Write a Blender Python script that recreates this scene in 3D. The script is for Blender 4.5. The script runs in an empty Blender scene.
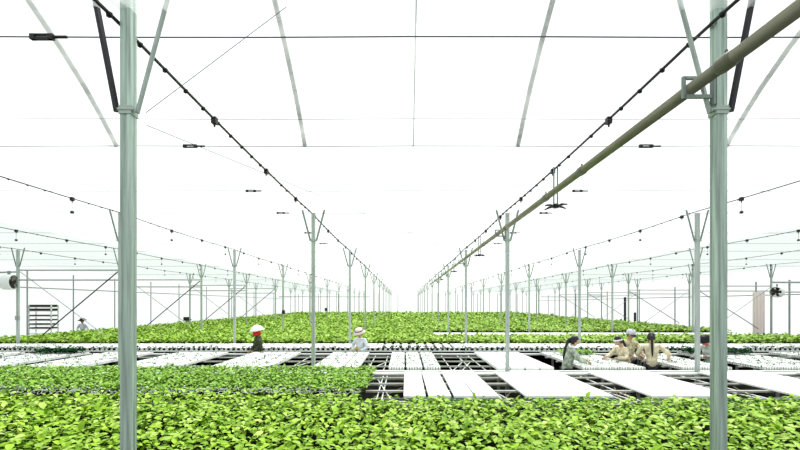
import bpy, bmesh, math, random
import numpy as np
from mathutils import Vector, Matrix

# ---------------------------------------------------------------- camera, sky, exposure
S = bpy.context.scene
COL = S.collection
random.seed(7)
rng = np.random.default_rng(11)
F, CX, CY, HC = 432.0, 404.0, 304.0, 2.25          # focal length in px, vanishing point, eye height
cam_d = bpy.data.cameras.new('camera')
cam_d.sensor_width = 36
cam_d.lens = F / 800 * 36
cam_d.shift_x = -(CX - 400) / 800
cam_d.shift_y = (CY - 225) / 800
cam_d.clip_end = 500
cam = bpy.data.objects.new('camera', cam_d)
cam.location = (0, 0, HC)
cam.rotation_euler = (math.pi / 2, 0, 0)
COL.objects.link(cam)
S.camera = cam

wd = bpy.data.worlds.new('sky')
S.world = wd
wd.use_nodes = True
bg = wd.node_tree.nodes['Background']
bg.inputs[0].default_value = (0.96, 1.0, 0.985, 1)
bg.inputs[1].default_value = 0.74
sd = bpy.data.lights.new('sun', 'SUN')
sd.energy = 3.6
sd.angle = math.radians(24)
sd.color = (1, 1, .97)
sun = bpy.data.objects.new('sun', sd)
sun.rotation_euler = (math.radians(-30), math.radians(20), 0)
COL.objects.link(sun)

S.view_settings.view_transform = 'Standard'
S.view_settings.look = 'None'
S.view_settings.gamma = 1
S.view_settings.exposure = 0.55
S.cycles.transparent_max_bounces = 24
S.cycles.max_bounces = 8

# ---------------------------------------------------------------- materials
def nt(m):
    m.use_nodes = True
    return m.node_tree

def mat(name, c, rough=.6, metal=0.0, var=0.0, scale=8, stretch=None, spec=.3):
    m = bpy.data.materials.new(name)
    t = nt(m)
    b = t.nodes['Principled BSDF']
    b.inputs['Base Color'].default_value = (*c, 1)
    b.inputs['Roughness'].default_value = rough
    b.inputs['Metallic'].default_value = metal
    b.inputs['Specular IOR Level'].default_value = spec
    if var:
        tc = t.nodes.new('ShaderNodeTexCoord')
        mp = t.nodes.new('ShaderNodeMapping')
        mp.inputs['Scale'].default_value = stretch or (1, 1, 1)
        n = t.nodes.new('ShaderNodeTexNoise')
        n.inputs['Scale'].default_value = scale
        n.inputs['Detail'].default_value = 4
        r = t.nodes.new('ShaderNodeValToRGB')
        r.color_ramp.elements[0].position = .32
        r.color_ramp.elements[1].position = .68
        r.color_ramp.elements[0].color = (*[max(0, v * (1 - var)) for v in c], 1)
        r.color_ramp.elements[1].color = (*[min(1, v * (1 + var)) for v in c], 1)
        t.links.new(tc.outputs['Object'], mp.inputs[0])
        t.links.new(mp.outputs[0], n.inputs['Vector'])
        t.links.new(n.outputs['Fac'], r.inputs[0])
        t.links.new(r.outputs[0], b.inputs['Base Color'])
    return m

def film(name, c, clear, tile=None):
    """white translucent sheeting: part of the light passes straight, the rest is scattered"""
    m = bpy.data.materials.new(name)
    t = nt(m)
    t.nodes.remove(t.nodes['Principled BSDF'])
    out = t.nodes['Material Output']
    tr = t.nodes.new('ShaderNodeBsdfTransparent')
    tl = t.nodes.new('ShaderNodeBsdfTranslucent')
    df = t.nodes.new('ShaderNodeBsdfDiffuse')
    a = t.nodes.new('ShaderNodeMixShader')
    b = t.nodes.new('ShaderNodeMixShader')
    a.inputs[0].default_value = .3
    b.inputs[0].default_value = 1 - clear
    tl.inputs[0].default_value = (*c, 1)
    df.inputs[0].default_value = (*c, 1)
    if tile:
        tc = t.nodes.new('ShaderNodeTexCoord')
        mp = t.nodes.new('ShaderNodeMapping')
        mp.inputs['Scale'].default_value = tile
        n = t.nodes.new('ShaderNodeTexNoise')
        n.inputs['Scale'].default_value = 1
        n.inputs['Detail'].default_value = 5
        r = t.nodes.new('ShaderNodeMapRange')
        r.inputs[1].default_value = .3
        r.inputs[2].default_value = .7
        r.inputs[3].default_value = 1 - clear - .10
        r.inputs[4].default_value = 1 - clear + .10
        t.links.new(tc.outputs['Object'], mp.inputs[0])
        t.links.new(mp.outputs[0], n.inputs['Vector'])
        t.links.new(n.outputs['Fac'], r.inputs[0])
        t.links.new(r.outputs[0], b.inputs[0])
    t.links.new(tl.outputs[0], a.inputs[1])
    t.links.new(df.outputs[0], a.inputs[2])
    t.links.new(tr.outputs[0], b.inputs[1])
    t.links.new(a.outputs[0], b.inputs[2])
    t.links.new(b.outputs[0], out.inputs[0])
    return m

def leaf_mat(name, cols, spec=.15):
    m = bpy.data.materials.new(name)
    t = nt(m)
    b = t.nodes['Principled BSDF']
    g = t.nodes.new('ShaderNodeNewGeometry')
    r = t.nodes.new('ShaderNodeValToRGB')
    e = r.color_ramp.elements
    while len(e) < len(cols):
        e.new(.5)
    for i, c in enumerate(cols):
        e[i].position = i / (len(cols) - 1)
        e[i].color = (*c, 1)
    t.links.new(g.outputs['Random Per Island'], r.inputs[0])
    t.links.new(r.outputs[0], b.inputs['Base Color'])
    b.inputs['Roughness'].default_value = .6
    b.inputs['Specular IOR Level'].default_value = spec
    return m

def tray_mat(name, c, dark, sx, sy, rad):
    """white foam with a grid of small planting cells"""
    m = bpy.data.materials.new(name)
    t = nt(m)
    b = t.nodes['Principled BSDF']
    b.inputs['Roughness'].default_value = .7
    tc = t.nodes.new('ShaderNodeTexCoord')
    mp = t.nodes.new('ShaderNodeMapping')
    mp.inputs['Scale'].default_value = (sx, sy, 0)
    v = t.nodes.new('ShaderNodeTexVoronoi')
    v.inputs['Scale'].default_value = 1
    v.inputs['Randomness'].default_value = .15
    r = t.nodes.new('ShaderNodeValToRGB')
    r.color_ramp.elements[0].position = rad
    r.color_ramp.elements[1].position = rad + .06
    r.color_ramp.elements[0].color = (*dark, 1)
    r.color_ramp.elements[1].color = (*c, 1)
    t.links.new(tc.outputs['Object'], mp.inputs[0])
    t.links.new(mp.outputs[0], v.inputs['Vector'])
    t.links.new(v.outputs['Distance'], r.inputs[0])
    t.links.new(r.outputs[0], b.inputs['Base Color'])
    return m

M = {
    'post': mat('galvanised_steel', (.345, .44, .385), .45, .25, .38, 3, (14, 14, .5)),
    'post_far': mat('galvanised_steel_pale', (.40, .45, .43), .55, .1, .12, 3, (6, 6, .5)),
    'collar': mat('grey_clamp_steel', (.33, .40, .36), .45, .3),
    'dark_steel': mat('dark_brace_steel', (.016, .015, .022), .5),
    'pale_brace': mat('pale_brace_steel', (.34, .40, .37), .5, .1, .15, 6),
    'mid_brace': mat('mid_brace_steel', (.20, .25, .23), .5, .1),
    'wire': mat('black_wire', (.008, .008, .010), .5),
    'thin_wire': mat('grey_wire', (.10, .09, .14), .5),
    'pipe': mat('olive_grey_pipe', (.235, .235, .165), .38, .15, .12, 3, (4, 1, 4)),
    'pipe_joint': mat('pipe_joint_dark', (.12, .12, .085), .5),
    'beam': mat('side_beam_steel', (.34, .37, .36), .5, .1),
    'hoop': mat('roof_hoop', (.07, .09, .085), .7, 0, .9, 22),
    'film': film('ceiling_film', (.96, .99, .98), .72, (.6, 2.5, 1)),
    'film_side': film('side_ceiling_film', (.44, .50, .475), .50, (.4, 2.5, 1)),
    'film_wall': film('wall_film', (.97, .98, .98), .7),
    'floor': mat('dark_floor', (.010, .009, .007), .95, 0, .5, 1.2, spec=.05),
    'soil': mat('dark_compost', (.006, .007, .004), .95, 0, .4, 20, spec=.05),
    'rail': mat('white_painted_rail', (.80, .82, .79), .5, 0, .08, 3),
    'slat': mat('weathered_slat', (.40, .42, .36), .7, 0, .2, 4),
    'leg': mat('grey_bench_leg', (.30, .31, .29), .6),
    'wood': mat('brown_cross_bar', (.16, .12, .07), .8, 0, .35, 6),
    'foam': tray_mat('foam_tray', (.74, .77, .74), (.20, .23, .17), 18, 14, .17),
    'foam_plain': mat('white_board', (.90, .92, .91), .45, 0, .03, 3),
    'rim': mat('white_cell_rim', (.82, .86, .83), .6),
    'green_edge': mat('dark_green_tray', (.02, .12, .05), .6, 0, .5, 25),
    'leaf': leaf_mat('bright_leaf', [(.09, .22, .008), (.22, .40, .016), (.33, .53, .040), (.14, .30, .010), (.50, .66, .16), (.26, .46, .025)]),
    'leaf_mid': leaf_mat('mid_leaf', [(.12, .27, .018), (.20, .40, .035), (.28, .48, .06), (.15, .33, .025), (.42, .60, .18)]),
    'leaf_dark': leaf_mat('dark_leaf', [(.006, .03, .012), (.012, .055, .02), (.03, .12, .035)], .02),
    'white_plastic': mat('white_plastic', (.82, .84, .83), .5),
    'black_plastic': mat('black_plastic', (.012, .012, .013), .5),
    'grille': mat('fan_grille', (.05, .04, .035), .5, .2),
    'pink': mat('pale_pink_cloth', (.93, .82, .78), .9),
}

# ---------------------------------------------------------------- mesh helpers
class MB:
    def __init__(s):
        s.v, s.f = [], []
    def box(s, x0, x1, y0, y1, z0, z1):
        b = len(s.v)
        s.v += [(x, y, z) for z in (z0, z1) for y in (y0, y1) for x in (x0, x1)]
        s.f += [tuple(b + i for i in q) for q in ((0, 2, 3, 1), (4, 5, 7, 6), (0, 1, 5, 4), (2, 6, 7, 3), (0, 4, 6, 2), (1, 3, 7, 5))]
        return s
    def tube(s, pts, r, n=8, cap=True):
        pts = [Vector(p) for p in pts]
        rr = r if isinstance(r, (list, tuple)) else [r] * len(pts)
        base = len(s.v)
        for i, p in enumerate(pts):
            d = (pts[min(i + 1, len(pts) - 1)] - pts[max(i - 1, 0)]).normalized()
            up = Vector((0, 0, 1)) if abs(d.z) < .9 else Vector((1, 0, 0))
            a = d.cross(up).normalized()
            c = a.cross(d).normalized()
            for k in range(n):
                t = 2 * math.pi * (k + .5) / n
                q = p + (a * math.cos(t) + c * math.sin(t)) * rr[i]
                s.v.append(tuple(q))
        for i in range(len(pts) - 1):
            for k in range(n):
                s.f.append((base + i * n + k, base + i * n + (k + 1) % n, base + (i + 1) * n + (k + 1) % n, base + (i + 1) * n + k))
        if cap:
            s.f.append(tuple(base + k for k in reversed(range(n))))
            e = base + (len(pts) - 1) * n
            s.f.append(tuple(e + k for k in range(n)))
        return s
    def lathe(s, prof, n=20, M4=None):
        base = len(s.v)
        for r, z in prof:
            for k in range(n):
                t = 2 * math.pi * k / n
                q = Vector((r * math.cos(t), r * math.sin(t), z))
                s.v.append(tuple(M4 @ q if M4 else q))
        for i in range(len(prof) - 1):
            for k in range(n):
                s.f.append((base + i * n + k, base + i * n + (k + 1) % n, base + (i + 1) * n + (k + 1) % n, base + (i + 1) * n + k))
        return s
    def mesh(s, name, m, smooth=False):
        me = bpy.data.meshes.new(name)
        me.from_pydata(s.v, [], s.f)
        if m:
            me.materials.append(m)
        if smooth:
            me.polygons.foreach_set('use_smooth', [True] * len(me.polygons))
        me.update()
        return me
    def build(s, name, m, parent=None, loc=None, smooth=False):
        return link(name, s.mesh(name, m, smooth), parent, loc)

def link(name, me, parent=None, loc=None):
    o = bpy.data.objects.new(name, me)
    COL.objects.link(o)
    if parent:
        o.parent = parent
    if loc is not None:
        o.location = loc
    return o

def bevel(o, w, seg=2):
    b = o.modifiers.new('bevel', 'BEVEL')
    b.width = w
    b.segments = seg
    b.limit_method = 'ANGLE'
    return o

def tag(o, label, cat, group=None, kind=None):
    if label:
        o['label'] = label
    if cat:
        o['category'] = cat
    if group:
        o['group'] = group
    if kind:
        o['kind'] = kind
    return o

def empty(name, loc, rz=0):
    o = bpy.data.objects.new(name, None)
    o.empty_display_size = .1
    COL.objects.link(o)
    o.location = loc
    o.rotation_euler = (0, 0, rz)
    return o

def copy_tree(o, parent=None):
    c = o.copy()
    COL.objects.link(c)
    if parent:
        c.parent = parent
    for ch in list(o.children):
        copy_tree(ch, c)
    return c

def struct(name, mb, m):
    o = mb.build(name, m)
    o['kind'] = 'structure'
    return o

def px(x, y):      # picture column and depth -> world X
    return (x - CX) * y / F
def pz(yy, y):     # picture row and depth -> world Z
    return HC - (yy - CY) * y / F

ORD = ['first', 'second', 'third', 'fourth', 'fifth', 'sixth', 'seventh', 'eighth', 'ninth', 'tenth', 'eleventh', 'twelfth', 'thirteenth', 'fourteenth', 'fifteenth', 'sixteenth', 'seventeenth', 'eighteenth']

# ---------------------------------------------------------------- the setting
XL, XR, YF = -19.0, 21.0, 72.0
NET = 4.24
struct('floor', MB().box(XL - .5, XR + .5, -3, YF + .5, -.12, 0), M['floor'])
ceil = MB()
ceil.v = [(-9.8, -3, NET), (10.1, -3, NET), (10.1, YF, NET), (-9.8, YF, NET)]
ceil.f = [(0, 1, 2, 3)]
struct('ceiling', ceil, M['film'])
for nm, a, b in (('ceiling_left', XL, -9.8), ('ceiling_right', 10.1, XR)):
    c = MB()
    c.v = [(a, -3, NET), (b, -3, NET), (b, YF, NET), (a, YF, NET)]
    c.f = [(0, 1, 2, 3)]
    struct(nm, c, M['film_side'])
for nm, q in (('wall_left', [(XL, -3, 0), (XL, YF, 0), (XL, YF, NET), (XL, -3, NET)]),
              ('wall_right', [(XR, -3, 0), (XR, YF, 0), (XR, YF, NET), (XR, -3, NET)]),
              ('wall_back', [(XL, YF, 0), (XR, YF, 0), (XR, YF, NET), (XL, YF, NET)])):
    w = MB()
    w.v, w.f = q, [(0, 1, 2, 3)]
    struct(nm, w, M['film_wall'])
# wall studs
n = 0
for y in (21.5, 24.5, 28, 32, 36, 41, 47, 54, 62):
    n += 1
    struct(f'trim_{n}', MB().tube([(XL + .25, y, 0), (XL + .25, y, 3.9)], .035, 6), M['beam'])
for y in (21.0, 23.2, 25.4, 29, 33, 38, 44, 52, 62):
    n += 1
    struct(f'trim_{n}', MB().tube([(XR - .3, y, 0), (XR - .3, y, 3.55)], .05, 6), M['beam'])
for k in range(12):
    x = -17.5 + k * 3.3
    n += 1
    struct(f'trim_{n}', MB().tube([(x, YF - .3, 0), (x, YF - .3, 4.0)], .05, 6), M['beam'])

# roof hoops above the film
for x in (-3.66, -1.26, .12, 1.45, 4.10):
    n += 1
    pts = [(x, a, b) for a, b in ((.2, 5.3), (1.0, 5.75), (2.0, 5.92), (3.0, 5.85), (3.7, 5.55), (4.19, 5.22), (4.6, 4.98), (4.95, 4.74), (5.25, 4.49), (5.5, NET + .02))]
    struct(f'trim_{n}', MB().tube(pts, .026 if abs(x) > .5 else .008, 6), M['hoop'])

# ---------------------------------------------------------------- posts
ROWS = {'L1': -1.875, 'L2': -5.86, 'L3': -9.82, 'L4': -13.35, 'R1': 2.14, 'R2': 6.07, 'R3': 10.1, 'R4': 14.0, 'R5': 17.8}
ROWTXT = {}
for k in ROWS:
    side = 'left' if k[0] == 'L' else 'right'
    ROWTXT[k] = f'{ORD[int(k[1]) - 1]} row {side} of centre'
DEP = [2.94 + 6 * i for i in range(11)]
WZ = HC + 1.905          # wire height

def make_post(tall, first_dark):
    t = empty('steel_post', (0, 0, 0))
    w = .036
    top = 5.1 if tall else WZ - .03
    sh = MB()
    # square tube with a shallow groove down each face
    prof = [(-w, -w), (-.010, -w), (-.007, -w + .006), (.007, -w + .006), (.010, -w), (w, -w), (w, -.012), (w - .006, 0), (w, .012), (w, w), (-w, w), (-w, .012), (-w + .006, 0), (-w, -.012)]
    for z in (0, top):
        sh.v += [(a, b, z) for a, b in prof]
    m_ = len(prof)
    for i in range(m_):
        sh.f.append((i, (i + 1) % m_, m_ + (i + 1) % m_, m_ + i))
    sh.f.append(tuple(range(m_, 2 * m_)))
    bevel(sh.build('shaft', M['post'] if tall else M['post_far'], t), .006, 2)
    cl = MB().box(-w - .006, w + .006, -w - .006, w + .006, 3.53, 3.585)
    cl.tube([(-w - .03, -w, 3.56), (w + .03, -w, 3.56)], .012, 6)
    cl.build('clamp', M['collar'], t)
    h = (5.0 if tall else WZ + .04)
    k = (h - 3.57) * .27
    r = .016 if tall else .019
    for s in (-1, 1):
        dark = tall and s == first_dark
        p0, p1 = (s * .06, -.03 if dark else .0, 3.55), (s * (.06 + k * (.72 if dark else 1)), -.03 if dark else 0, h)
        b = MB().tube([p0, p1], r + (.006 if dark else 0), 6)
        ob = b.build('brace', M['dark_steel'] if dark else (M['pale_brace'] if tall else M['mid_brace']), t)
        if dark:
            ob['label'] = 'black brace'
    MB().box(-.09, .09, -.09, .09, 0, .012).build('base_plate', M['collar'], t)
    return t

proto_far = None
for key, x in ROWS.items():
    cnt = 0
    for i, y in enumerate(DEP):
        u = CX + x * F / y
        if not (-12 < u < 812):
            continue
        cnt += 1
        if i == 0:
            o = make_post(True, -1 if key == 'L1' else 1)
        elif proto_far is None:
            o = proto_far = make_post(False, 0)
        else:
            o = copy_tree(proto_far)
        o.location = (x, y, 0)
        if i == 0:
            lab = 'tall near greenish steel post with one black brace, ' + ('left side of the foreground' if key == 'L1' else 'right side beside the big pipe')
        else:
            lab = f'galvanised post with forked top, {ORD[cnt - 1]} from front in the {ROWTXT[key]}'
        tag(o, lab, 'post', 'forked galvanised posts in rows')

# ---------------------------------------------------------------- overhead wires
clip_me = MB().box(-.024, .024, -.03, .03, -.045, .02).tube([(0, 0, -.04), (0, 0, -.075)], .010, 6).mesh('clip', M['wire'])
hang_me = MB().tube([(0, 0, 0), (0, 0, -.16)], .003, 5).box(-.02, .02, -.02, .02, -.20, -.155).mesh('dropper', M['wire'])
for key, x in ROWS.items():
    near = key in ('L1', 'R1')
    off = -.055
    r = .0125 if near else .009
    pts, rr = [], []
    y = .8 if abs(x) < 7 else 3
    ylast = 69
    while y < ylast:
        frac = ((y - 2.94) % 6) / 6
        sag = .035 * 4 * frac * (1 - frac)
        pts.append((x + off, y, WZ - sag)); rr.append(r)
        if y < 26 and random.random() < (.9 if near else .5):     # small beads on the wire
            pts.append((x + off, y + .03, WZ - sag)); rr.append(r)
            pts.append((x + off, y + .05, WZ - sag - .006)); rr.append(r * 1.9)
            pts.append((x + off, y + .07, WZ - sag)); rr.append(r)
        y += .33 if y < 26 else 1.5
    t = empty('overhead_wire', (x + off, .8, WZ))
    w = MB()
    w.tube([(a - x - off, b - .8, c - WZ) for a, b, c in pts], rr, 6)
    w.build('cable', M['wire'], t)
    y, k = 4.4, 0
    while y < 48 and k < 26:
        frac = ((y - 2.94) % 6) / 6
        sag = .035 * 4 * frac * (1 - frac)
        link('clip', clip_me, t, (0, y - .8, -sag))
        if not near and k % 2 == 0:
            link('dropper', hang_me, t, (0, y - .8, -sag - .07))
        y += 1.65; k += 1
    tag(t, f'black overhead wire with small clips along the {ROWTXT[key]}', 'wire', 'wires along the post rows')

cw = [(2.985, .0048), (4.31, .0022), (5.05, .0035), (7.05, .0035), (8.76, .004), (11.2, .004), (13.2, .004), (15.1, .005), (18.0, .005), (21.1, .006), (27.1, .006), (33.1, .007)]
for i, (y, r) in enumerate(cw):
    t = empty('cross_wire', (0, y, WZ - .06))
    z = lambda q: -.03 * math.cos(q * .35)
    MB().tube([(XL + .3 + q * .04 * (XR - XL - .6) / 1.6, 0, .004 * math.sin(q * 1.7)) for q in range(41)], r, 5).build('strand', M['thin_wire'], t)
    if i != 1 and y < 14:
        for sx in (-2.50, 2.83):
            q = MB().box(sx - .065, sx + .065, -.013, .013, -.018, -.010).box(sx - .065, sx + .065, -.013, .013, .010, .018)
            q.box(sx - .08, sx - .045, -.014, .014, -.018, .018).box(sx + .045, sx + .08, -.014, .014, -.018, .018)
            q.tube([(sx + .08, 0, 0), (sx + .17, 0, 0)], .011, 6)
            q.build('turnbuckle', M['wire'], t)
    tag(t, f'thin taut wire crossing under the ceiling from side to side, {ORD[i]} from the camera', 'wire', 'cross wires under the ceiling')

# stay wires from the near left post
for a, b, lab in (((-1.78, 2.98, 3.57), (-.78, 2.87, 4.225), 'thin stay wire rising from near left post clamp to the ceiling'),
                  ((-1.80, 3.02, 3.5), (2.1, 14.9, 3.95), 'thin slack stay wire running from near left post towards the back right')):
    tag(MB().tube([a, b], .0022, 5).build('stay_wire', M['thin_wire']), lab, 'wire')

# ---------------------------------------------------------------- the big pipe on the right row
PXX, PZ = 1.955, HC + 1.465
t = empty('water_pipe', (PXX, .9, PZ))
MB().tube([(0, 0, 0), (0, 31, 0)], .041, 16).build('tube', M['pipe'], t, smooth=True)
for y in (2.62, 4.75, 5.95, 8.3, 10.6, 13.4, 16.4, 20, 24):
    q = MB().tube([(0, y - .97, 0), (0, y - .94, 0), (0, y - .86, 0), (0, y - .83, 0)], [.043, .049, .049, .043], 16)
    q.tube([(0, y - .9, .04), (0, y - .9, .075)], .010, 6)
    q.build('joint', M['pipe_joint'], t)
for y in DEP[:5]:
    q = MB().box(-.06, .15, y - .9 - .03, y - .9 - .01, -.075, -.052).box(-.06, .15, y - .9 - .03, y - .9 - .01, .052, .07)
    q.box(-.075, -.055, y - .9 - .03, y - .9 - .01, -.075, .07).box(.125, .14, y - .9 - .04, y - .9, -.12, .09)
    q.build('bracket', M['mid_brace'], t)
tag(t, 'long thick olive grey pipe bracketed along the right post row under the ceiling', 'pipe')

# hanging sprinklers under the right-hand wire
proto = None
for i, y in enumerate((5.94, 11.94, 17.94, 23.94)):
    if proto is None:
        t = proto = empty('hanging_sprinkler', (0, 0, 0))
        for s in (-1, 1):
            MB().tube([(s * .025, 0, .02), (s * .025, 0, .54)], .010, 6).build('stem', M['mid_brace'], t)
        MB().lathe([(0, -.03), (.04, -.025), (.05, 0), (.035, .03), (0, .035)], 12).build('hub', M['black_plastic'], t)
        for k in range(4):
            a = k * math.pi / 2 + .5
            c, s = math.cos(a), math.sin(a)
            MB().tube([(.03 * c, .03 * s, 0), (.11 * c, .11 * s, .005), (.2 * c, .2 * s, -.012)], [.012, .018, .008], 6).build('arm', M['black_plastic'], t)
    else:
        t = copy_tree(proto)
    t.location = (2.085, y, WZ - .56)
    tag(t, f'black four-armed sprinkler hanging from the right post row wire, {ORD[i]} from the camera', 'sprinkler', 'sprinklers hanging on the right wire')

# ---------------------------------------------------------------- braced side frames
def bar(name, a, b, r, m, label, cat):
    tag(MB().tube([a, b], r, 6).build(name, m), label, cat)
for side, xa, xb, deps in (('left', -13.35, -9.82, DEP[2:6]), ('right', 14.0, 17.8, DEP[3:7])):
    for i, y in enumerate(deps):
        h1, h2, lo = (3.42, 3.08, 1.2) if side == 'left' else (3.12, 2.88, 1.05)
        pos = f'{ORD[i]} braced frame on the {side} from the camera'
        g = .06
        bar('cross_beam', (xa + g, y, h1), (xb - g, y, h1), .026, M['beam'], f'upper grey beam joining two posts, {pos}', 'beam')
        bar('cross_beam', (xa + g, y, h2), (xb - g, y, h2), .026, M['beam'], f'lower grey beam joining two posts, {pos}', 'beam')
        d1 = ((xb - g, y - .03, h1 - .06), (xa + .9, y - .03, lo))
        d2 = ((xa + g, y + .03, h1 - .06), (xb - .6, y + .03, lo))
        if side == 'right':
            d1, d2 = d2, d1
        bar('diagonal_brace', *d1, .022, M['dark_steel'] if side == 'left' else M['mid_brace'], f'darker slanting brace, {pos}', 'brace')
        bar('diagonal_brace', *d2, .014, M['beam'], f'paler thin slanting brace, {pos}', 'brace')
bar('cross_beam', (-18.7, 14.94, 3.2), (-13.42, 14.94, 3.36), .03, M['beam'], 'grey beam from outermost left post to the left wall', 'beam')
bar('cross_beam', (17.88, 20.94, 3.3), (20.6, 20.94, 3.3), .045, M['beam'], 'thick grey beam from outermost right post to the right wall', 'beam')
bar('cross_beam', (17.88, 20.94, 2.83), (20.6, 20.94, 2.83), .03, M['beam'], 'thin grey beam behind the right circulation fan', 'beam')
for xa, xb, y, nm in ((-13.0, -3.5, 44.88, 'left'), (14.2, 21.0, 44.88, 'right')):
    bar('cross_beam', (xa, y, 3.0), (xb, y, 3.0), .04, M['beam'], f'distant level grey beam low above the far crop, {nm} of centre', 'beam')
# long side pipes
bar('side_pipe', (-18.2, 16, 3.05), (-18.2, 66, 3.05), .03, M['beam'], 'long grey pipe running along the left wall', 'pipe')
bar('side_pipe', (20.3, 16, 2.75), (20.3, 66, 2.75), .03, M['beam'], 'long grey pipe running along the right wall', 'pipe')

def fan(x, y, z, rz, label):
    t = empty('circulation_fan', (x, y, z), rz)
    R4 = Matrix.Rotation(math.pi / 2, 4, 'Y')
    MB().lathe([(.25, -.16), (.26, -.14), (.26, .14), (.25, .16), (.235, .16), (.235, -.16), (.25, -.16)], 28, R4).build('drum', M['white_plastic'], t, smooth=False)
    g = MB()
    for r in (.06, .11, .16, .21):
        g.tube([(.15, r * math.cos(a), r * math.sin(a)) for a in [2 * math.pi * k / 24 for k in range(25)]], .005, 5)
    for k in range(8):
        a = k * math.pi / 4
        g.tube([(.15, 0, 0), (.15, .235 * math.cos(a), .235 * math.sin(a))], .005, 5)
    g.build('grille', M['grille'], t)
    MB().lathe([(.0, -.10), (.07, -.10), (.075, .05), (.05, .08), (0, .085)], 16, R4).build('motor', M['black_plastic'], t)
    for k in range(5):
        b = MB()
        a = 2 * math.pi * k / 5
        u = Vector((0, math.cos(a), math.sin(a))); v = Vector((.5, -math.sin(a), math.cos(a))).normalized()
        for off in (-.004, .004):
            for rr, wd_ in ((.06, .05), (.15, .08), (.225, .085)):
                for s in (-1, 1):
                    b.v.append(tuple(u * rr + v * (s * wd_) + Vector((.05 + off, 0, 0))))
        for i in range(2):
            b.f += [(2 * i, 2 * i + 1, 2 * i + 3, 2 * i + 2), (6 + 2 * i, 6 + 2 * i + 2, 6 + 2 * i + 3, 6 + 2 * i + 1),
                    (2 * i, 2 * i + 2, 8 + 2 * i, 6 + 2 * i), (2 * i + 1, 7 + 2 * i, 9 + 2 * i, 2 * i + 3)]
        b.build('blade', M['grille'], t)
    MB().box(-.03, .03, -.03, .03, .25, .38).build('hanger', M['mid_brace'], t)
    tag(t, label, 'fan', 'drum fans on the side posts')
fan(px(9, 14.75), 14.75, pz(282, 14.75), 0.12, 'white drum fan with dark grille beside the outermost left post')
fan(px(777, 20.75), 20.75, pz(292, 20.75), math.pi + .5, 'white drum fan with dark grille beside the outermost right post')

# ---------------------------------------------------------------- benches
TZ = .85
def bench(label, y0, y1, x0, x1, rails, slat_rows=(), slat_spans=None, solid=None, cross=1.15, legs=True):
    t = empty('growing_bench', ((x0 + x1) / 2, (y0 + y1) / 2, 0))
    ox, oy = (x0 + x1) / 2, (y0 + y1) / 2
    L = lambda mb, nm, m: mb.build(nm, m, t)
    B = lambda a, b, c, d, e, f: MB().box(a - ox, b - ox, c - oy, d - oy, e, f)
    for (a, b) in rails:
        L(B(x0, x1, a, b, TZ - .04, TZ), 'rail', M['rail'])
    for (a, b) in slat_rows:
        for (u, v) in (slat_spans or [(x0, x1)]):
            L(B(u, v, a, b, TZ - .03, TZ - .002), 'slat', M['slat'])
    for (a, b, c, d) in (solid or []):
        L(B(a, b, c, d, TZ - .05, TZ), 'bench_top', M['soil'])
    if legs:
        nx = max(2, int((x1 - x0) / 2.4))
        for i in range(nx):
            xx = x0 + .25 + (x1 - x0 - .5) * i / (nx - 1)
            for yy in (y0 + .06, y1 - .12):
                L(B(xx - .025, xx + .025, yy, yy + .05, 0, TZ - .06), 'leg', M['leg'])
    tag(t, label, 'bench', 'growing benches across the greenhouse')
    return t, ox, oy

XA, XB = -14.2, 14.8
b1, ox, oy = bench('nearest growing bench, full of bright leafy plants at the bottom of the picture', 3.1, 6.12, -8, 8, [], solid=[(-8, 8, 3.1, 5.72), (-8, -.6, 5.72, 5.95)])
b2, ox, oy = bench('second growing bench, white boards on its right half and crop on its left', 6.34, 8.86, -12.5, 13.5,
                   [(8.72, 8.86)], [(6.98, 7.04), (7.62, 7.68), (8.25, 8.31)], [(-.62, 13.5)], solid=[(-12.5, -.62, 6.42, 8.72)])
MB().box(-12.8, 12.8, 6.30 - oy, 6.38 - oy, TZ - .08, TZ - .03).build('front_lip', M['leg'], b2)
def crossbars(t, ox, oy, xs, ya, yb, m, skew=0.0):
    for x in xs:
        MB().tube([(x - ox, ya - oy, TZ - .06), (x + skew - ox, yb - oy, TZ - .06)], .011, 6).build('cross_bar', m, t)
crossbars(b2, ox, oy, (-.42, -.34, 1.5, 3.3, 3.55, 5.1, 5.6, 7.4, 7.7), 6.4, 8.75, M['rail'])
crossbars(b2, ox, oy, (-.5, 1.45, 3.2, 3.35, 5.0, 5.3), 6.4, 7.6, M['wood'], .5)
crossbars(b2, ox, oy, (-.2, 1.6, 3.45, 5.5), 6.6, 8.6, M['rail'], -.35)
# lower pipes under the bench
for yy, zz in ((6.8, .42), (7.6, .5), (8.3, .42)):
    MB().tube([(-.6 - ox, yy - oy, zz), (13 - ox, yy - oy, zz)], .03, 8).build('lower_pipe', M['slat'], b2)
GAPS = [(3.24, 3.74), (5.18, 5.84), (7.02, 7.58)]
spans = [(XA, 3.24), (3.74, 5.18), (5.84, 7.02), (7.58, XB)]
b3, ox, oy = bench('third growing bench with white foam trays in separate blocks, workers standing in its gaps', 9.03, 12.25, XA, XB,
                   [(9.03, 9.12), (12.15, 12.25)], [(9.75, 9.81), (10.6, 10.66), (11.4, 11.46)], spans)
crossbars(b3, ox, oy, (-.8, -.45, 1.05, 1.5, 1.8, -2.6, -4.5, -6.6), 9.1, 12.2, M['rail'])
crossbars(b3, ox, oy, (-.9, 1.2, 1.0, -2.8, -4.8), 9.2, 11.0, M['rail'], .5)
for yy, zz in ((9.6, .45), (10.6, .4), (11.6, .45)):
    MB().tube([(XA - ox + .3, yy - oy, zz), (3.2 - ox, yy - oy, zz)], .03, 8).build('lower_pipe', M['slat'], b3)
b4, ox, oy = bench('fourth growing bench covered by a strip of narrow white trays', 13.02, 14.84, -15.2, 16, [(13.02, 13.12), (14.72, 14.84)], [(13.9, 14.0)])
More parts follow.
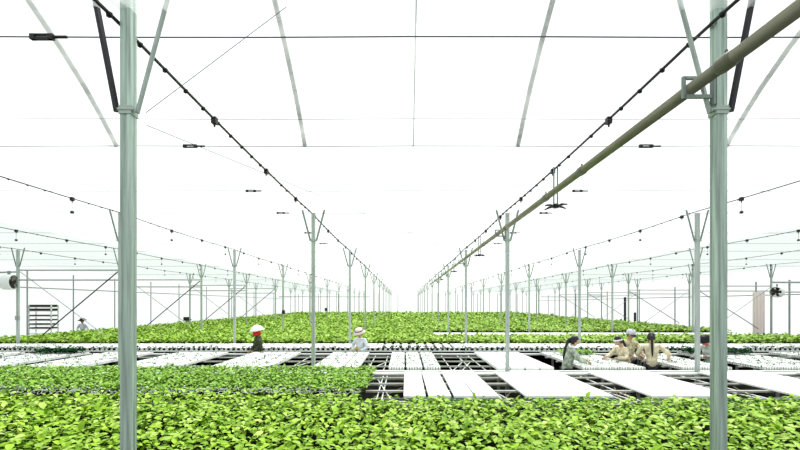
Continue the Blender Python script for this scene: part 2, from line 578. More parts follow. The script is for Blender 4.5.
MB().box(XA - .8 - ox, 15.9 - ox, 13.06 - oy, 13.08 - oy, TZ, TZ + .062).build('slot_shade', M['soil'], b4)  # black strip painted in for the shaded slots between the rim teeth
q = MB()
x = -15
while x < 15.8:
    w = random.uniform(.045, .09)
    q.box(x - ox, x + w - ox, 13.035 - oy, 13.055 - oy, TZ, TZ + .06)
    x += .15
q.build('toothed_rim', M['rim'], b4)
far = [(15.06, 20.8)] + [(21.08 + 6 * i, 26.82 + 6 * i) for i in range(7)]
for i, (a, b) in enumerate(far):
    bench(f'{ORD[i]} wide crop bench behind the white trays, carrying dense green plants' if i else 'wide crop bench directly behind the strip of narrow white trays', a, b, -15.3, 16.2,
          [(a, a + .06)] if i == 0 else [(a, a + .12)], solid=[(-15.3, 16.2, a + .06, b)], legs=i < 2)

# ---------------------------------------------------------------- boards and trays
def board(x0, x1, y0, y1, label, tilt=0.0):
    o = MB().box(-(x1 - x0) / 2, (x1 - x0) / 2, -(y1 - y0) / 2, (y1 - y0) / 2, 0, .035).build('cover_board', M['foam_plain'])
    bevel(o, .006)
    o.location = ((x0 + x1) / 2, (y0 + y1) / 2, TZ + .001)
    o.rotation_euler = (0, 0, tilt)
    tag(o, label, 'board', 'white boards on the second bench')
bl = [(.0, .33), (.365, .70), (.755, 1.05), (1.07, 1.41)]
for i, (a, b) in enumerate(bl):
    board(a, b, 6.43, 8.70, f'narrow white board right of the empty frame by the left crop, {ORD[i]} from its left', (-.006, .004, -.005, .003)[i])
blk = [(1.82, 2.5, 2.51, 3.12), (3.7, 4.3, 4.31, 4.93), (5.92, 6.55, 6.56, 7.2), (7.9, 8.5, 8.51, 9.2), (9.9, 10.5, 10.51, 11.2)]
wh = ['before the plain white trays', 'before the standing group', 'left of near right post', 'right of near right post', 'at far right end']
for (a, b, c, d), s in zip(blk, wh):
    board(a, b, 6.43, 8.70, f'left half of the wide white sheet {s}, second bench')
    board(c, d, 6.43, 8.70, f'right half of the wide white sheet {s}, second bench')
# dark green plug tray fronts under the boards' near edge
for i, (a, b) in enumerate([(.02, 1.4), (1.85, 3.1), (3.75, 4.7), (4.75, 6.2), (6.3, 7.9)]):
    q = MB()
    x = a
    while x < b - .06:
        q.box(x, x + .055, -.03, .03, 0, .055)
        x += .068
    q.box(a, b, -.02, .02, 0, .015)
    o = q.build('plug_tray', M['green_edge'], loc=(0, 6.24, TZ - .03))
    tag(o, f'dark green strip of plug cells along the front of the second bench, {ORD[i]} from left', 'tray', 'green plug strips')
    MB().box(a, b, -.10, .10, -.03, 0).build('support_lip', M['leg'], o)

PAN = [(-13.6, -12.2), (-11.9, -10.6), (-10.1, -8.8), (-8.3, -7.0), (-6.3, -4.9), (-4.2, -2.87), (-1.98, -.95), (-.35, .8), (1.95, 3.2), (3.78, 5.14), (5.88, 6.98), (7.62, 9.4), (10.2, 11.6)]
tray_cache = {}
def tray_mesh(w, d, kind):
    k = (round(w, 3), round(d, 3), kind)
    if k not in tray_cache:
        q = MB()
        h = .05
        q.box(-w / 2, w / 2, -d / 2, d / 2, 0, h)
        e = .012
        for a, b, c, f in ((-w / 2, w / 2, -d / 2, -d / 2 + e), (-w / 2, w / 2, d / 2 - e, d / 2), (-w / 2, -w / 2 + e, -d / 2 + e, d / 2 - e), (w / 2 - e, w / 2, -d / 2 + e, d / 2 - e)):
            q.box(a, b, c, f, h, h + .008)
        tray_cache[k] = q.mesh('foam_tray', M[kind])
    return tray_cache[k]
PW = ['outermost left', 'second from left', 'third from left', 'fourth from left', 'fifth from left', 'sixth from left', 'left of centre', 'centre', 'plain white', 'beside the ponytail woman', 'right of the standing group', 'by near right post', 'far right']
for p, (a, b) in enumerate(PAN):
    plain = p == 8
    nx = max(2, round((b - a) / .34)); ny = 4
    y0, y1 = 9.14, 12.13
    for i in range(nx):
        for j in range(ny):
            w, d = (b - a) / nx, (y1 - y0) / ny
            o = link('foam_tray', tray_mesh(w - .042, d - .045, 'foam_plain' if plain else 'foam'))
            o.location = (a + (i + .5) * w + random.uniform(-.003, .003), y0 + (j + .5) * d, TZ + .001)
            tag(o, f'white foam tray on third bench, block {PW[p]}, {["front", "second", "third", "back"][j]} line, {ORD[i]} across', 'tray', 'foam trays in blocks on the third bench')
for i in range(6):
    board(1.35 + i * 2.46, 3.78 + i * 2.46, 18.25, 20.6, f'long white sheet across the crop bench behind the workers, {ORD[i]} from its left')
x, i = -14.9, 0
while x < 15.4:
    mid = -1.2 < x < 1.5
    wt, gapw = (.17, .10) if mid else (.36, .03)
    o = link('foam_tray', tray_mesh(wt, 1.55, 'foam'))
    o.location = (x + wt / 2, 13.95, TZ + .001)
    side = 'spaced' if mid else ('left' if x < 0 else 'right')
    lab = {'left': 'long narrow white foam tray in the close-set strip on the fourth bench, left stretch',
           'right': 'long narrow white foam tray in the close-set strip on the fourth bench, right stretch',
           'spaced': 'slim white foam tray set apart by dark gaps on the fourth bench'}[side]
    tag(o, lab, 'tray', f'narrow trays on the fourth bench, {side}')
    x += wt + gapw

# white cell rims in front of the left crop
q = MB()
x = -9.5
while x < -.75:
    for j, yy in enumerate((6.44, 6.55, 6.66, 6.77)):
        c = (x + (.06 if j % 2 else 0) + random.uniform(-.02, .02), yy, .03 + .07 * random.random())
        rr = random.uniform(.035, .055)
        tl = random.uniform(-.5, .5)
        q.tube([(c[0] + rr * math.cos(a), c[1] + .6 * rr * math.sin(a), c[2] + rr * (.5 + tl) * math.sin(a + tl)) for a in [2 * math.pi * k / 7 + .3 for k in range(7)]], .006, 4)
    x += .115
o = q.build('cell_netting', M['rim'], loc=(0, 0, TZ + .02))
tag(o, 'white rims of the planting cells along the front of the left crop', 'tray rims', kind='stuff')

# ---------------------------------------------------------------- plants
LW = np.array([.10, .55, .95, 1.0, .72, .06])
LT = np.array([0, .18, .42, .62, .84, 1.0])
def leaf_arrays(n, pos, yaw, pitch, length, width, roll):
    """n cupped leaves; returns verts (n*18,3) and quad faces (n*10,4)"""
    st = len(LT)
    u = LT[None, :, None] * length[:, None, None]                      # along
    s = np.array([-1, 0, 1])[None, None, :] * LW[None, :, None] * width[:, None, None] * .5
    bend = -(LT ** 2)[None, :, None] * length[:, None, None] * .34
    cup = np.abs(np.array([-1, 0, 1]))[None, None, :] * LW[None, :, None] * width[:, None, None] * .16
    x = np.broadcast_to(u, (n, st, 3)); y = np.broadcast_to(s, (n, st, 3)); z = bend + cup
    z = np.broadcast_to(z, (n, st, 3))
    cr, sr = np.cos(roll)[:, None, None], np.sin(roll)[:, None, None]
    y, z = y * cr - z * sr, y * sr + z * cr
    cp, sp = np.cos(pitch)[:, None, None], np.sin(pitch)[:, None, None]
    x, z = x * cp - z * sp, x * sp + z * cp
    cy, sy = np.cos(yaw)[:, None, None], np.sin(yaw)[:, None, None]
    x, y = x * cy - y * sy, x * sy + y * cy
    v = np.stack([x, y, z], -1) + pos[:, None, None, :]
    v = v.reshape(-1, 3)
    f = []
    for i in range(st - 1):
        for k in range(2):
            a = i * 3 + k
            f.append((a, a + 1, a + 4, a + 3))
    f = np.array(f)
    f = (f[None] + (np.arange(n) * st * 3)[:, None, None]).reshape(-1, 4)
    return v, f

def small_leaf_arrays(n, pos, yaw, pitch, length, width):
    """n leaves of two quads each"""
    t = np.array([0, .55, 1.0]); w = np.array([.25, 1, .25])
    x = t[None, :, None] * length[:, None, None] * np.ones((1, 1, 2))
    y = np.array([-1, 1])[None, None, :] * w[None, :, None] * width[:, None, None] * .5
    z = -(t ** 2)[None, :, None] * length[:, None, None] * .3 * np.ones((1, 1, 2))
    cp, sp = np.cos(pitch)[:, None, None], np.sin(pitch)[:, None, None]
    x, z = x * cp - z * sp, x * sp + z * cp
    cy, sy = np.cos(yaw)[:, None, None], np.sin(yaw)[:, None, None]
    x, y = x * cy - y * sy, x * sy + y * cy
    v = (np.stack([x, y, z], -1) + pos[:, None, None, :]).reshape(-1, 3)
    f = np.array([(0, 1, 3, 2), (2, 3, 5, 4)])
    f = (f[None] + (np.arange(n) * 6)[:, None, None]).reshape(-1, 4)
    return v, f

def mesh_np(name, v, f, m, smooth=True):
    me = bpy.data.meshes.new(name)
    me.vertices.add(len(v)); me.vertices.foreach_set('co', v.astype(np.float32).ravel())
    me.loops.add(len(f) * 4); me.loops.foreach_set('vertex_index', f.astype(np.int32).ravel())
    me.polygons.add(len(f))
    me.polygons.foreach_set('loop_start', np.arange(len(f), dtype=np.int32) * 4)
    me.polygons.foreach_set('use_smooth', np.full(len(f), smooth))
    me.materials.append(m)
    me.update(calc_edges=True)
    me.validate()
    return me

def plants_leaves(pos, sc, nl, L=.085, W=.062, hgt=.07):
    """leaf rosettes at the given points"""
    n = len(pos)
    idx = np.repeat(np.arange(n), nl)
    k = np.tile(np.arange(nl), n)
    s = sc[idx]
    yaw = k * 2.4 + rng.uniform(0, 6.28, n)[idx] + rng.normal(0, .3, n * nl)
    frac = k / nl
    pitch = .05 + .45 * frac + rng.normal(0, .36, n * nl)
    z = (.02 + hgt * (0.72 + .28 * frac)) * s + rng.normal(0, .008, n * nl)
    p = pos[idx].copy(); p[:, 2] += z
    p[:, 0] += np.cos(yaw) * .012 * s; p[:, 1] += np.sin(yaw) * .012 * s
    ln = L * s * (1.1 - .45 * frac) * rng.uniform(.8, 1.2, n * nl)
    wd_ = ln * W / L * rng.uniform(.85, 1.15, n * nl)
    return p, yaw, pitch, ln, wd_

def grid_points(x0, x1, y0, y1, sp, jit, inside=None, z=TZ):
    xs = np.arange(x0, x1, sp); ys = np.arange(y0, y1, sp * .95)
    gx, gy = np.meshgrid(xs, ys)
    gx = gx + (np.arange(len(ys)) % 2)[:, None] * sp * .5
    p = np.stack([gx.ravel(), gy.ravel(), np.full(gx.size, z)], -1)
    p[:, :2] += rng.normal(0, jit, (len(p), 2))
    if inside is not None:
        p = p[inside(p)]
    return p
def in_view(marg):
    return lambda p: (p[:, 0] > -404 / F * p[:, 1] - marg) & (p[:, 0] < 396 / F * p[:, 1] + marg)

# foreground crop: the 300 nearest plants are single objects, the rest one mass
P = grid_points(-7.6, 7.6, 3.18, 5.9, .098, .022, lambda p: in_view(1.0)(p) & ((p[:, 1] < 5.62) | (p[:, 0] < -.62)))
vis = (P[:, 1] > 3.62) & (P[:, 0] > -404 / F * P[:, 1]) & (P[:, 0] < 396 / F * P[:, 1])
order = np.argsort(np.where(vis, P[:, 1], 99))
single, rest = order[:300], order[300:]
variants = []
for k in range(10):
    pp, yw, pt, ln, wd_ = plants_leaves(np.zeros((1, 3)), np.array([1.0]), 5, .076, .045, .15)
    v, f = leaf_arrays(len(pp), pp, yw, pt, ln, wd_, rng.normal(0, .25, len(pp)))
    variants.append(mesh_np('leafy_seedling', v, f, M['leaf']))
for i, k in enumerate(single):
    o = link('leafy_seedling', variants[i % 10])
    o.location = P[k]
    s = random.uniform(.9, 1.25)
    o.scale = (s, s, s)
    o.rotation_euler = (0, 0, random.uniform(0, 6.28))
    tag(o, 'bright yellow-green leafy seedling in the nearest rows along the bottom of the picture', 'plant', 'nearest seedlings of the foreground crop')
def mass(name, pts, m, label, nl, L, W, hgt, lo=.85, hi=1.25, small=False):
    sc = rng.uniform(lo, hi, len(pts))
    pp, yw, pt, ln, wd_ = plants_leaves(pts, sc, nl, L, W, hgt)
    if small:
        v, f = small_leaf_arrays(len(pp), pp, yw, pt, ln, wd_)
    else:
        v, f = leaf_arrays(len(pp), pp, yw, pt, ln, wd_, rng.normal(0, .25, len(pp)))
    o = link(name, mesh_np(name, v, f, m))
    tag(o, label, 'plants', kind='stuff')
    return o
mass('foreground_crop', P[rest], M['leaf'], 'dense mass of bright yellow-green leafy plants filling the nearest bench', 5, .076, .045, .15)
Q = np.concatenate([grid_points(-11, -.58, 6.66, 8.68, .085, .014, in_view(1.0)), grid_points(-11, -.65, 6.42, 6.64, .11, .03, in_view(1.0))])
mass('left_crop', Q, M['leaf_mid'], 'dense smaller-leaved mid-green plants on the second bench at the left', 5, .060, .039, .13)
far_pts = [grid_points(-15.2, 16.1, 15.12, 20.75, .155, .03, lambda p: in_view(1.5)(p) & ((p[:, 1] < 18.0) | (p[:, 0] < 1.1 + .25 * np.sin(p[:, 1] * 7))))]
for i, (a, b) in enumerate(far[1:]):
    sp = (.2, .25, .30, .36, .42, .48, .55)[i]
    far_pts.append(grid_points(-15.2, 16.1, a + .12, b, sp, sp * .25, in_view(1.5)))
lf = [1.5, 1.7, 2.0, 2.3, 2.7, 3.1, 3.5, 4.0]
vs, fs, base = [], [], 0
for p, k in zip(far_pts, lf):
    sc = rng.uniform(.8, 1.25, len(p))
    pp, yw, pt, ln, wd_ = plants_leaves(p, sc, 7, .085 * k, .06 * k, .09 + .012 * k)
    v, f = small_leaf_arrays(len(pp), pp, yw, pt, ln, wd_)
    vs.append(v); fs.append(f + base); base += len(v)
o = link('far_crop', mesh_np('far_crop', np.concatenate(vs), np.concatenate(fs), M['leaf']))
tag(o, 'wide field of bright green plants on benches running to the far end', 'plants', kind='stuff')
# little sprouts along the front of the fourth bench and in some trays of the third
pr = np.array([(x_, 13.06 + random.uniform(-.01, .01), TZ) for x_ in np.arange(-14, 15, .17) if random.random() < .9])
e1 = grid_points(7.7, 9.3, 11.5, 12.1, .09, .02, z=TZ + .05)
e2 = grid_points(4.3, 5.1, 11.4, 12.1, .08, .015, z=TZ + .05)
e3 = grid_points(-10, -8.9, 11.7, 12.1, .08, .015, z=TZ + .05)
e4 = grid_points(5.9, 6.95, 11.7, 12.1, .09, .02, z=TZ + .05)
mass('small_sprouts', np.concatenate([pr, e1, e3, e4]), M['leaf_dark'], 'tiny dark green sprouts dotted along the front edge of the fourth bench', 8, .065, .06, .07)
spk = np.concatenate([grid_points(a + .05, b - .05, 9.2, 12.1, .17, .06, z=TZ + .05) for p_, (a, b) in enumerate(PAN) if p_ != 8] + [grid_points(-14.5, 15, 13.25, 14.7, .3, .09, z=TZ + .05)])
spk = spk[rng.random(len(spk)) < .7]
mass('tray_sprouts', spk, M['leaf_dark'], 'specks of barely sprouted dark seedlings in the white foam trays', 4, .032, .026, .012)
mass('young_seedlings', e2, M['leaf_mid'], 'small patch of green seedlings in the tray beyond the ponytail woman', 6, .06, .045, .05)

# ---------------------------------------------------------------- rack, boxes, cloth
RX, RY = px(40, 20), 20.2
t = empty('tray_rack', (RX, RY, 0))
for sx in (-.52, .52):
    for sy in (-.2, .2):
        MB().box(sx - .02, sx + .02, sy - .02, sy + .02, 0, 2.2).build('upright', M['white_plastic'], t)
for i, z in enumerate((.35, .62, .86, 1.08, 1.26, 1.46, 1.66, 1.90, 2.08)):
    MB().box(-.54, .54, -.22, .22, z, z + .03).build('shelf', M['white_plastic'], t)
    if i >= 3:
        for sx, w in ((-.36, .17), (.14, .36)):
            MB().box(sx - w, sx + w, -.18, .18, z + .032, z + (.14 if i > 6 else .09)).build('tray_stack', M['black_plastic'], t)
tag(t, 'white shelf rack with rows of dark trays by the left wall', 'rack')
def hungbox(name, x, y, z, w, h, d, m, label, cat):
    o = bevel(MB().box(-w / 2, w / 2, -d / 2, d / 2, -h / 2, h / 2).build(name, m), .01)
    o.location = (x, y, z)
    tag(o, label, cat)
    return o
o = hungbox('control_box', -13.56, 26.94, pz(319, 26.8), .34, .24, .15, M['black_plastic'], 'black box fixed to a far post above the crop on the left', 'box')
MB().tube([(.17, 0, -.02), (.30, 0, -.05)], .03, 8).build('cable_gland', M['black_plastic'], o)
for x, y, z, s, lab in ((283.5, 20.86, 312, .14, 'small black box low on a post left of centre'), (326, 32.86, 309.5, .2, 'small black box low on a distant post left of centre'), (17.5, 14.86, 318, .12, 'small dark switch box on the outermost left post')):
    hungbox('switch_box', px(x, y), y, pz(z, y), s, s * 1.2, .08, M['black_plastic'] if x > 100 else M['leg'], lab, 'box')
tag(MB().tube([(px(625, 38), 38, 0), (px(625, 38), 38, 2.85)], .10, 10).build('rolled_curtain', M['dark_steel']), 'tall dark roll standing upright among posts at the right', 'roll')
tag(MB().tube([(px(635, 38.2), 38.2, 0), (px(635, 38.2), 38.2, 1.5)], .10, 10).build('rolled_curtain', M['dark_steel']), 'short dark roll standing beside the taller one at the right', 'roll')
q = MB()
N = 16
for j in (0, 1):
    for i in range(N + 1):
        q.v.append((-.35 + .7 * i / N, .03 * math.sin(i * 1.6), j * 2.9))
for i in range(N):
    q.f.append((i, i + 1, N + 2 + i, N + 1 + i))
o = q.build('hanging_cloth', M['pink'])
so = o.modifiers.new('thick', 'SOLIDIFY'); so.thickness = .01
o.location = (px(759, 24.2), 24.2, .02)
tag(o, 'pale pink cloth hanging near the right wall between thin studs', 'cloth')

# ---------------------------------------------------------------- people
SK = mat('skin', (.50, .29, .20), .55)
LIP = mat('lips', (.35, .10, .09), .5)
HAIR = mat('black_hair', (.012, .011, .012), .45, 0, .4, 30)
EYE = mat('eye_dark', (.02, .015, .012), .3)
def cloth(name, c, var=.2, scale=9):
    return mat(name, c, .85, 0, var, scale)
CL = {'sage': cloth('sage_shirt', (.36, .42, .34), .5, 14), 'cream': cloth('cream_shirt', (.66, .59, .41), .3, 12), 'camo': cloth('khaki_patterned_shirt', (.50, .46, .31), .5, 16),
      'grey': cloth('pale_grey_shirt', (.46, .50, .47), .4, 14), 'olive': cloth('dark_olive_jacket', (.055, .065, .035), .6, 16), 'white': cloth('pale_blue_shirt', (.68, .74, .78), .15, 10),  # uneven tone of sage, cream and grey shirts stands in for fold shading
      'red': cloth('red_scarf', (.62, .03, .015), .2), 'dark': cloth('dark_trousers', (.03, .033, .045), .3), 'white_hat': cloth('white_hat', (.85, .86, .82), .05),
      'pink_hat': cloth('pinkish_hat', (.80, .68, .63), .08), 'navy': cloth('navy_band', (.02, .025, .07), .2), 'cap': cloth('grey_white_cap', (.58, .60, .66), .2), 'mask_white': cloth('white_mask', (.82, .84, .86), .05),
      'mask_pink': cloth('pink_mask', (.62, .16, .14), .2), 'yellow': cloth('yellow_vest', (.60, .52, .18), .3, 14), 'black': cloth('black_hat', (.012, .012, .014), .3)}

def skin_mesh(name, pts, edges, roots, m, sub=2):
    me = bpy.data.meshes.new(name)
    me.from_pydata([p[0] for p in pts], edges, [])
    o = bpy.data.objects.new(name, me)
    COL.objects.link(o)
    sk = o.modifiers.new('skin', 'SKIN')
    sk.use_smooth_shade = True
    lay = me.skin_vertices[0].data
    for i, p in enumerate(pts):
        r = p[1]
        lay[i].radius = r if isinstance(r, tuple) else (r, r)
        lay[i].use_root = i in roots
    sb = o.modifiers.new('sub', 'SUBSURF')
    sb.levels = sb.render_levels = sub
    dg = bpy.context.evaluated_depsgraph_get()
    nm = bpy.data.meshes.new_from_object(o.evaluated_get(dg))
    bpy.data.objects.remove(o)
    bpy.data.meshes.remove(me)
    nm.name = name
    nm.materials.clear()
    nm.materials.append(m)
    nm.polygons.foreach_set('use_smooth', [True] * len(nm.polygons))
    return nm

def person(label, X, Y, yaw, h, lean, hp, hands, look=0.0, shirt='sage', hair='ponytail', hat=None, mask=None, trousers='dark', extra=None, twist=0):
    """local frame: forward = +X, left = +Y. hands: two wrist targets (right, left) in local metres"""
    s = h / 1.60
    t = empty('person', (X, Y, 0), yaw)
    Rl = Matrix.Rotation(lean, 3, 'Y')
    piv = Vector((0, 0, .86))
    up = lambda p: (piv + Rl @ (Vector(p) - piv)) * s
    lo = lambda p: Vector(p) * s
    shL, shR = up((0, .165, 1.29)), up((0, -.165, 1.29))
    def ik(sh, tgt, side):
        tgt = Vector(tgt)
        a, b = .275 * s, .25 * s
        d = tgt - sh
        L = min(d.length, a + b - .004)
        d.normalize()
        tgt = sh + d * L
        c = (a * a + L * L - b * b) / (2 * a * L)
        hgt = a * math.sqrt(max(0, 1 - c * c))
        out = Vector((-.35, side * .7, -.65))
        out = (out - d * out.dot(d)).normalized()
        return sh + d * a * c + out * hgt, tgt
    eR, wR = ik(shR, hands[0], -1)
    eL, wL = ik(shL, hands[1], 1)
    # ---- bare body
    P, E, R = [], [], [0]
    def add(p, r, par=None):
        P.append((tuple(p), r * s))
        if par is not None:
            E.append((par, len(P) - 1))
        return len(P) - 1
    pel = add(lo((0, 0, .86)), .080)
    wai = add(up((0, 0, 1.0)), .075, pel)
    che = add(up((0, 0, 1.17)), .098, wai)
    nb = add(up((-.005, 0, 1.315)), .058, che)
    nk = add(up((.005, 0, 1.375)), .046, nb)
    Rh = Rl @ Matrix.Rotation(hp, 3, 'Y')
    hc0 = up((.005, 0, 1.385))
    hd = lambda p: hc0 + (Matrix.Rotation(look, 3, 'Z') @ (Rh @ Vector(p))) * s
    add(hd((.012, 0, .06)), .055, nk)
    for side, sh, el, wr in ((-1, shR, eR, wR), (1, shL, eL, wL)):
        a = add(sh, .046, che)
        b = add(el, .036, a)
        c = add(wr, .024, b)
        fd = (wr - el).normalized()
        fd2 = (fd + Vector((0, 0, -.45))).normalized()
        lat = fd2.cross(Vector((0, 0, 1))).normalized()
        if lat.length < .1:
            lat = Vector((0, 1, 0))
        nrm = lat.cross(fd2).normalized()
        pm = wr + fd2 * .05 * s
        pe = add(pm, .026, c)
        for k, (off, ln) in enumerate(((-.026, .055), (-.009, .068), (.009, .064), (.026, .048))):
            r0 = len(P)
            P.append((tuple(pm + (lat * off + fd2 * .012) * s), .0095 * s))
            R.append(r0)
            P.append((tuple(pm + (lat * off * 1.15 + fd2 * (.03 + ln * .45) - nrm * .004) * s), .0085 * s))
            P.append((tuple(pm + (lat * off * 1.2 + fd2 * (.03 + ln * .8) - nrm * .022) * s), .0075 * s))
            P.append((tuple(pm + (lat * off * 1.2 + fd2 * (.03 + ln * .95) - nrm * .04) * s), .006 * s))
            E.extend([(r0, r0 + 1), (r0 + 1, r0 + 2), (r0 + 2, r0 + 3)])
        r0 = len(P)
        ts = -side
        P.append((tuple(wr + (fd2 * .025 + lat * ts * .012) * s), .013 * s)); R.append(r0)
        P.append((tuple(wr + (fd2 * .05 + lat * ts * .045 - nrm * .01) * s), .010 * s))
        P.append((tuple(wr + (fd2 * .085 + lat * ts * .05 - nrm * .025) * s), .008 * s))
        E.extend([(r0, r0 + 1), (r0 + 1, r0 + 2)])
    for side in (-1, 1):
        hi = add(lo((0, side * .085, .80)), .066, pel)
        kn = add(lo((.015, side * .09, .45)), .052, hi)
        an = add(lo((-.01, side * .09, .075)), .034, kn)
        add(lo((.12, side * .10, .03)), .028, an)
    body = skin_mesh('body', P, E, R, SK)
    # head with brow, nose, chin joined into the body mesh
    bm = bmesh.new()
    bm.from_mesh(body)
    ret = bmesh.ops.create_uvsphere(bm, u_segments=28, v_segments=20, radius=1)
    for v in ret['verts']:
        q = v.co.copy()
        x, y, z = q.x * .098, q.y * .076, q.z * .118
        if q.z < 0:
            kx = 1 - .30 * (-q.z) ** 1.5
            y *= kx
            x *= (1 - .12 * (-q.z)) if q.x > 0 else (1 - .45 * (-q.z))
        if q.x > .5:
            nose = math.exp(-((q.y / .16) ** 2) - (((q.z + .16) / .17) ** 2))
            eyes = math.exp(-(((abs(q.y) - .38) / .16) ** 2) - (((q.z - .02) / .10) ** 2))
            chin = math.exp(-((q.y / .3) ** 2) - (((q.z + .78) / .16) ** 2))
            x += .024 * nose - .010 * eyes + .010 * chin
        v.co = hd((x + .02, y, z + .118))
    for f in bm.faces:
        f.smooth = True
    bm.to_mesh(body)
    bm.free()
    link('body', body, t)
    hmat = Matrix.Translation(hc0) @ (Matrix.Rotation(look, 3, 'Z') @ Rh).to_4x4() @ Matrix.Scale(s, 4)
    def ball(name, c, r, m, n=10):
        q = MB()
        prof = [(math.sin(a) * r[1], -math.cos(a) * r[2]) for a in [math.pi * i / 8 for i in range(9)]]
        q.lathe(prof, n)
        q.v = [tuple(hmat @ (Vector((v[0] * r[0] / r[1], v[1], v[2])) + Vector(c))) for v in q.v]
        return q.build(name, m, t, smooth=True)
    for sd_ in (-1, 1):
        ball('eye', (.100, sd_ * .031, .121), (.008, .012, .006), EYE)
        ball('ear', (.015, sd_ * .077, .105), (.016, .008, .028), SK)
    if not mask:
        ball('mouth', (.107, 0, .060), (.008, .022, .006), LIP)
    # ---- clothes
    P, E = [], []
    hem = add(lo((0, 0, .74)), .135)
    p1 = add(lo((0, 0, .88)), .132, hem)
    p2 = add(up((0, 0, 1.02)), .120, p1)
    p3 = add(up((0, 0, 1.18)), .132, p2)
    p4 = add(up((-.005, 0, 1.30)), .080, p3)
    add(up((0, 0, 1.345)), .062, p4)
    for sh, el, wr in ((shR, eR, wR), (shL, eL, wL)):
        a = add(sh, .066, p3)
        b = add(el, .056, a)
        add(wr - (wr - el) * .06, .042, b)
    link('shirt', skin_mesh('shirt', P, E, [0], CL[shirt]), t)
    P, E = [], []
    r0 = add(lo((0, 0, .86)), .118)
    for side in (-1, 1):
        a = add(lo((0, side * .085, .78)), .094, r0)
        b = add(lo((.015, side * .09, .45)), .070, a)
        add(lo((-.01, side * .09, .09)), .056, b)
    link('trousers', skin_mesh('trousers', P, E, [0], CL[trousers]), t)
    # ---- hair
    bm = bmesh.new()
    ret = bmesh.ops.create_uvsphere(bm, u_segments=24, v_segments=18, radius=1)
    kill = [f for f in bm.faces if (lambda c: (c.x > .35 and c.z < .52) or c.z < -.62 or (c.x > .05 and c.z < -.15))(f.calc_center_median())]
    bmesh.ops.delete(bm, geom=kill, context='FACES')
    for v in bm.verts:
        v.co = hmat @ Vector((v.co.x * .108 + .012, v.co.y * .087, v.co.z * .128 + .120))
    me = bpy.data.meshes.new('hair')
    for f in bm.faces:
        f.smooth = True
    bm.to_mesh(me); bm.free()
    me.materials.append(HAIR)
    ho = link('hair', me, t)
    so = ho.modifiers.new('thick', 'SOLIDIFY'); so.thickness = .012
    if hair == 'ponytail':
        P, E = [], []
        a = add(hmat @ Vector((-.085, 0, .15)), .028)
        k = add(hmat @ Vector((-.115, 0, .10)), .034, a)
        k = add(up((-.125, .0, 1.33)), .032, k)
        k = add(up((-.135, 0, 1.20)), .029, k)
        k = add(up((-.125, 0, 1.08)), .020, k)
        add(up((-.12, 0, 1.02)), .010, k)
        link('ponytail', skin_mesh('ponytail', P, E, [0], HAIR), t)
    if mask:
        q = MB().lathe([(.086, -.055), (.092, -.02), (.088, .03)], 24)
        q.f = [f for f in q.f if sum(q.v[i][0] for i in f) / 4 > .01]
        q.v = [tuple(hmat @ (Vector((v[0] * 1.12 + .022, v[1] * .86, v[2] + .075)))) for v in q.v]
        mo = q.build('mask', CL[mask], t, smooth=True)
        so = mo.modifiers.new('thick', 'SOLIDIFY'); so.thickness = .006
    def hat_lathe(name, prof, m, tilt=0.0, smooth=True, sx=1.0):
        q = MB().lathe(prof, 28)
        Tm = hmat @ Matrix.Translation((.0, 0, .17)) @ Matrix.Rotation(tilt, 4, 'Y')
        q.v = [tuple(Tm @ Vector((v[0] * sx, v[1], v[2]))) for v in q.v]
        o = q.build(name, m, t, smooth=smooth)
        so = o.modifiers.new('thick', 'SOLIDIFY'); so.thickness = .006
        return o
    if hat == 'conical':
        hat_lathe('hat', [(.225, -.055), (.19, -.01), (.13, .055), (.07, .095), (.001, .115)], CL['white_hat'])
    if hat == 'wide':
        hat_lathe('hat', [(.20, -.055), (.125, .0), (.115, .04), (.09, .075), (.001, .085)], CL['pink_hat'])
        hat_lathe('hat_band', [(.135, -.012), (.128, .022)], CL['navy'])
    if hat == 'dark_wide':
        hat_lathe('hat', [(.21, -.04), (.13, .0), (.115, .04), (.08, .07), (.001, .075)], CL['black'])
    if hat == 'cap':
        hat_lathe('cap', [(.110, -.045), (.108, .0), (.085, .05), (.04, .072), (.001, .076)], CL['cap'], sx=1.06)
        q = MB()
        for j, r_ in enumerate((.10, .19)):
            for i in range(9):
                a = -1.0 + 2.0 * i / 8
                q.v.append(tuple(hmat @ Vector((r_ * math.cos(a) + .01, .085 * math.sin(a) * (1 if j == 0 else 1.05), .135 - .02 * j))))
        for i in range(8):
            q.f.append((i, i + 1, 10 + i, 9 + i))
        o = q.build('cap_brim', CL['navy'], t)
        so = o.modifiers.new('thick', 'SOLIDIFY'); so.thickness = .006
    if hat == 'band':
        hat_lathe('headband', [(.112, -.04), (.110, -.005)], CL['mask_white'], tilt=-.25)
    if extra == 'scarf':
        q = MB().lathe([(.085, -.10), (.115, -.07), (.105, -.01), (.098, .04), (.094, .05)], 24)
        q.v = [tuple(hmat @ Vector((v[0] * 1.08 + .02, v[1] * .92, v[2] + .06))) for v in q.v]
        so = q.build('scarf', CL['red'], t, smooth=True).modifiers.new('thick', 'SOLIDIFY'); so.thickness = .01
    if extra == 'vest':
        P, E = [], []
        a = add(up((.05, -.06, .90)), .09)
        b = add(up((.06, -.07, 1.10)), .09, a)
        link('vest_panel', skin_mesh('vest_panel', P, E, [0], CL['yellow']), t)
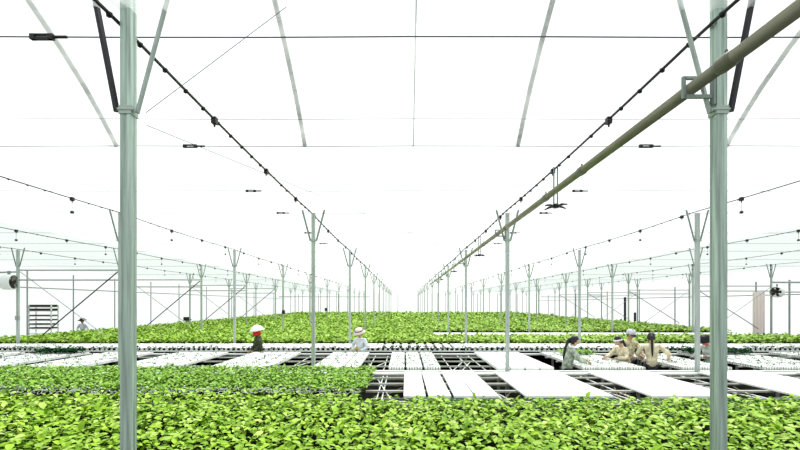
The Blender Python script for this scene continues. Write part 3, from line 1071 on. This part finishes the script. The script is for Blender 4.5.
    if extra == 'towel':
        q = MB().lathe([(.075, -.03), (.085, 0), (.07, .03)], 18)
        q.v = [tuple(up((v[0] + .0, v[1], v[2] + 1.36))) for v in q.v]
        so = q.build('collar_towel', CL['mask_white'], t, smooth=True).modifiers.new('thick', 'SOLIDIFY'); so.thickness = .01
    tag(t, label, 'person', 'workers in the greenhouse')
    return t

pi = math.pi
person('woman with long black ponytail in sage grey shirt, bending right over trays', px(567, 9.65), 9.65, .0, 1.54, .20, .18,
       [(.40, -.12, 1.00), (.44, .10, 1.0)], shirt='sage', extra='towel')
person('woman with white headband and ponytail in cream shirt, reaching left across trays', px(626, 10.45), 10.45, pi + .25, 1.50, .34, .12,
       [(.50, -.1, .98), (.42, .16, .98)], shirt='cream', hat='band')
person('person in grey white cap and khaki shirt facing the camera, between two women', px(628, 11.05), 11.05, -pi / 2 + .15, 1.60, .12, .22,
       [(.30, -.12, .98), (.30, .18, 1.0)], shirt='camo', hair='short', hat='cap')
person('woman seen from behind with long black ponytail and cream khaki shirt', px(652, 10.1), 10.1, pi / 2 - .42, 1.58, .22, .15,
       [(.26, -.36, .99), (.36, .2, .99)], shirt='cream')
person('worker in dark hat and pink mask behind the second right post, bending left', px(711, 10.65), 10.65, pi + .35, 1.50, .30, .2,
       [(.38, -.1, 1.0), (.40, .14, 1.0)], shirt='grey', hair='short', hat='dark_wide', mask='mask_pink')
person('worker in white sun hat, red scarf and dark olive jacket behind the trays', px(259, 12.65), 12.65, pi + .6, 1.58, .06, .12,
       [(.22, -.12, .88), (.22, .14, .88)], shirt='olive', hair='short', hat='conical', extra='scarf')
person('worker in pinkish wide hat with navy band and pale blue shirt behind trays', px(361, 12.65), 12.65, -pi / 2 - .5, 1.53, .10, .28,
       [(.24, -.12, .90), (.24, .12, .90)], shirt='white', hair='short', hat='wide', extra='vest')
person('distant worker in wide black hat and white clothes beside the left wall rack', px(83, 22.2), 22.2, -pi / 2, 1.50, .06, .1,
       [(.14, -.20, .80), (.14, .20, .80)], shirt='white', hair='short', hat='dark_wide', trousers='white')
